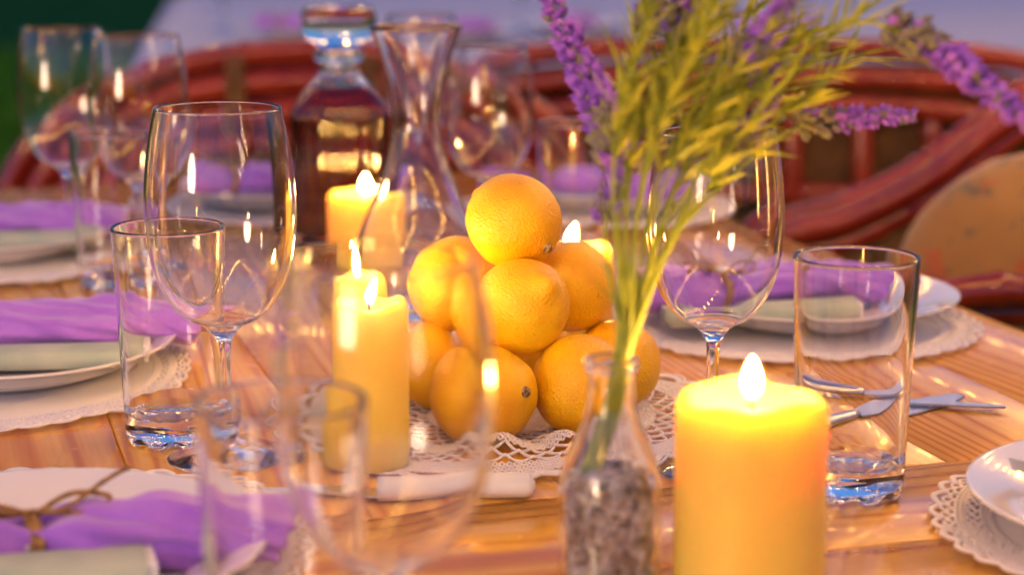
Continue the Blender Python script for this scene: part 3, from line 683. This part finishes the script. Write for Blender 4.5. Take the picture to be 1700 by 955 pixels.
for k in range(2600):
    z = .0075 + (k / 2600) * .060; rm = .0198 if z < .058 else .0198 - (z - .058) * .55
    rr = rm * (rnd.random() ** .28); a = rnd.uniform(0, 2 * pi); octa((rr * cos(a), rr * sin(a), z + rnd.uniform(-.001, .001)), rnd.uniform(.0011, .0024))
o = pb.build('pebbles', 'pebble', None, T(VX, VY)); o['kind'] = 'stuff'; o['label'] = 'small mixed grey and brown pebbles filling the bottle vase'; o['category'] = 'pebbles'

def sprig(pts, label, seed, leaves=26, spike=.0, l0=.42, l1=.95, lsize=1.0, group='lavender sprigs in the vase', fl=1.0, fs_=1.0):
    rnd = random.Random(seed); P = [Vector(p) for p in spline(pts, 9)]; n = len(P)
    org = Vector(T(VX, VY, .06)); t = thing('lavender_sprig', org); P = [Vector((p.x, p.y, p.z + TZ)) - org for p in P]
    MB().tube(P, [.0014 - .0007 * i / n for i in range(n)], 6).build('stem', 'stem', t)
    def frame(s):
        q = s * (n - 1); i = min(int(q), n - 2); p = P[i].lerp(P[i + 1], q - i); return p, (P[i + 1] - P[i]).normalized()
    if leaves:
        mb = MB()
        for k in range(leaves):
            s = l0 + (l1 - l0) * (k + rnd.random()) / leaves; p, d = frame(s)
            sd = Vector((rnd.gauss(0, 1), rnd.gauss(0, 1), rnd.gauss(0, 1))); sd = (sd - d * sd.dot(d)).normalized()
            ln = rnd.uniform(.016, .040) * lsize; wd = rnd.uniform(.0009, .0021) * lsize
            u = (d * rnd.uniform(.75, 1.3) + sd * rnd.uniform(.35, .8)).normalized(); wv_ = u.cross(sd if abs(u.dot(sd)) < .95 else d).normalized(); nn = u.cross(wv_)
            vs = []
            for q, ww in ((0, .35), (.3, 1), (.65, .85), (1, .05)):
                c = p + u * ln * q + Vector((0, 0, -1)) * ln * .10 * q * q + sd * ln * .12 * q * q
                vs += [c - wv_ * wd * ww, c + nn * wd * .35 * ww, c + wv_ * wd * ww]
            fs = []
            for r in range(3):
                for c in range(2): fs.append((r * 3 + c, r * 3 + c + 1, r * 3 + 4 + c, r * 3 + 3 + c))
            mb.add(vs, fs)
        lf = mb.build('foliage', 'leaf', t); lf['kind'] = 'stuff'
    if spike:
        mf, mc = MB(), MB(); s0 = 1 - spike; nw = int(9 * fl + 4)
        for k in range(nw):
            s = s0 + spike * (k / nw) ** .9; p, d = frame(s); taper = 1 - .55 * k / nw; cnt = 15
            for j in range(cnt):
                a = 2 * pi * j / cnt + rnd.uniform(-.3, .3); e1 = d.orthogonal().normalized(); e2 = d.cross(e1); out = e1 * cos(a) + e2 * sin(a)
                u = (d * rnd.uniform(.5, 1.2) + out).normalized(); ln = rnd.uniform(.006, .0105) * taper * fs_; wd = ln * .27
                b = p + out * .0022 * taper * fs_ + d * rnd.uniform(-.003, .003); x1 = u.orthogonal().normalized() * wd; x2 = u.cross(x1)
                tgt = mc if (k < nw * .25 and rnd.random() < .75) or rnd.random() < .12 else mf
                vs = [b, b + u * ln * .55 + x1, b + u * ln * .55 + x2, b + u * ln * .55 - x1, b + u * ln * .55 - x2, b + u * ln]
                tgt.add(vs, [(0, 2, 1), (0, 3, 2), (0, 4, 3), (0, 1, 4), (5, 1, 2), (5, 2, 3), (5, 3, 4), (5, 4, 1)])
        mf.build('flower_spike', 'floret', t, smooth=False)
        if mc.v: mc.build('calyx', 'calyx', t, smooth=False)
    return tag(t, label, 'lavender', group)
def neckpath(k, tip, mid=None, bulge=0):
    rnd = random.Random(100 + k); a = rnd.uniform(0, 6.28); r_ = .005
    p0 = (VX - .010 + .004 * cos(a), VY + .003 * sin(a), .063); p1 = (VX + .0045 + r_ * .5 * cos(a), VY + .004 * sin(a), .119)
    p2 = mid or tuple(p1[i] + (tip[i] - p1[i]) * .45 + (0, 0, .012)[i] + (-.012, 0, 0)[i] for i in range(3))
    return [p0, p1, p2, tip]
G0 = 'leafy lavender stems'
sprig([(VX - .008, VY, .063), (VX + .004, VY, .119), (.074, .935, .165), (.133, .986, .211), (.172, 1.003, .2195), (.209, 1.018, .2195)], 'lavender sprig with pale buds and violet spike pointing sideways toward the cane armchair', 1, 10, .34, .5, .72, .55, fl=1.2)
sprig([(VX - .009, VY + .002, .063), (VX + .005, VY - .003, .119), (.095, .92, .215), (.150, .936, .268), (.185, .93, .268), (.215, .912, .247), (.240, .897, .226)], 'long lavender sprig whose violet spike droops over the cushion', 2, 16, .38, .45, .75, .75, fl=1.9, fs_=1.25)
sprig([(VX - .011, VY + .003, .063), (VX + .002, VY + .004, .119), (.056, .955, .165), (.055, .985, .205), (.042, 1.01, .232), (.017, 1.03, .284)], 'lavender sprig with full violet spike leaning over the topmost lemon', 3, 5, .45, .4, .6, .5, fl=2.0, fs_=1.75)
tips = [(.090, .962, .299), (.114, .943, .305), (.148, .981, .292), (.164, .948, .276), (.075, .993, .298), (.067, .931, .294), (.144, 1.006, .261), (.170, .984, .254), (.109, 1.031, .287), (.129, .930, .284), (.100, .905, .300), (.135, .96, .262), (.085, .95, .270), (.120, .99, .275)]
for k, tp in enumerate(tips):
    sprig(neckpath(k, tp), 'leafy yellow green lavender stem in the dense bunch in the vase', 20 + k, 48, 0.13 if k in (0, 4, 6, 9) else 0, .66, 1.0, .92, group=G0)
sprig(neckpath(40, (.062, .948, .222)), 'thin lavender stem with small violet buds beside the small tumbler', 41, 4, .30, .4, .6, .6, fl=.3)
sprig(neckpath(43, (.129, .955, .236)), 'short lavender sprig with violet tuft above the wine glass rim', 44, 6, .16, .4, .7, .6, fl=.4)

# ------------------------------------------------------------------ things on the background table
def b2(x, y): return (x, y, TZ + .004)
for k, (x, y, lab) in enumerate(((-.50, 4.75, 'white plate on the lavender cloth above the arched chair'), (-.12, 4.60, 'white plate on the lavender cloth behind the decanter stopper'), (.16, 4.85, 'white plate on the lavender cloth behind the violet lavender spike'), (.62, 4.70, 'white plate on the lavender cloth behind the lavender foliage'))):
    p = b2(x, y); plate(p, lab, 1.15)
    napkin((p[0], p[1], p[2] + .018), R(20 + 40 * k), lab.replace('white plate', 'purple napkin'), 60 + k)
for k, (x, y, lab) in enumerate(((-.72, 4.95, 'wine glass on the lavender cloth behind the arched chair'), (.02, 5.0, 'wine glass on the lavender cloth behind the carafe'), (.42, 4.9, 'wine glass on the lavender cloth behind the lavender'))):
    p = b2(x, y); wine(p, lab, wgA)

# ------------------------------------------------------------------ festoon lights over the garden (seen reflected in glass and varnish)
def post(x, y, h, lab):
    t = MB().tube([(0, 0, 0), (.004, 0, h * .5), (0, .004, h)], [.05, .045, .04], 12).build('timber_post', 'post', None, (x, y, 0)); return tag(t, lab, 'post', 'posts carrying the festoon lights')
def festoon(p, q, sag, nbulb, label):
    p, q = Vector(p), Vector(q); t = thing('festoon_lights', p); n = 40
    pt = lambda s: (q - p) * s + Vector((0, 0, -4 * sag * s * (1 - s)))
    MB().tube([pt(k / n) for k in range(n + 1)], .004, 6).build('cable', 'cable', t)
    for k in range(nbulb):
        c = pt((k + .5) / nbulb)
        put('bulb', bulb_me, t, c - Vector((0, 0, .06))); put('socket', sock_me, t, c - Vector((0, 0, .035)))
    return tag(t, label, 'string lights')
bulb_me = MB().lathe([(0, -.034), (.014, -.030), (.023, -.018), (.025, -.004), (.020, .010), (.011, .022), (0, .024)], 12).mesh('bulb', 'bulb')
sock_me = MB().lathe([(0, -.008), (.012, -.008), (.012, .03), (0, .032)], 10).mesh('socket', 'cable')
for x, y, l_ in ((-2.7, 4.9, 'timber post on the lawn side'), (2.7, 4.9, 'timber post beyond the armchair with cushion'), (-1.7, -2.2, 'timber post behind the photographer on the lawn side'), (1.9, -2.2, 'timber post behind the photographer on the armchair side')): post(x, y, 2.75, l_)
festoon((-2.7, 4.9, 2.7), (2.7, 4.9, 2.7), .35, 30, 'string of warm bulbs hung across beyond the tables')
festoon((-2.7, 4.9, 2.7), (-1.7, -2.2, 2.7), .45, 36, 'string of warm bulbs hung along the lawn side')
festoon((2.7, 4.9, 2.7), (1.9, -2.2, 2.7), .45, 36, 'string of warm bulbs hung along the armchair side')
festoon((2.7, 4.9, 2.7), (-1.7, -2.2, 2.7), .95, 44, 'string of warm bulbs hung diagonally above the dining table')
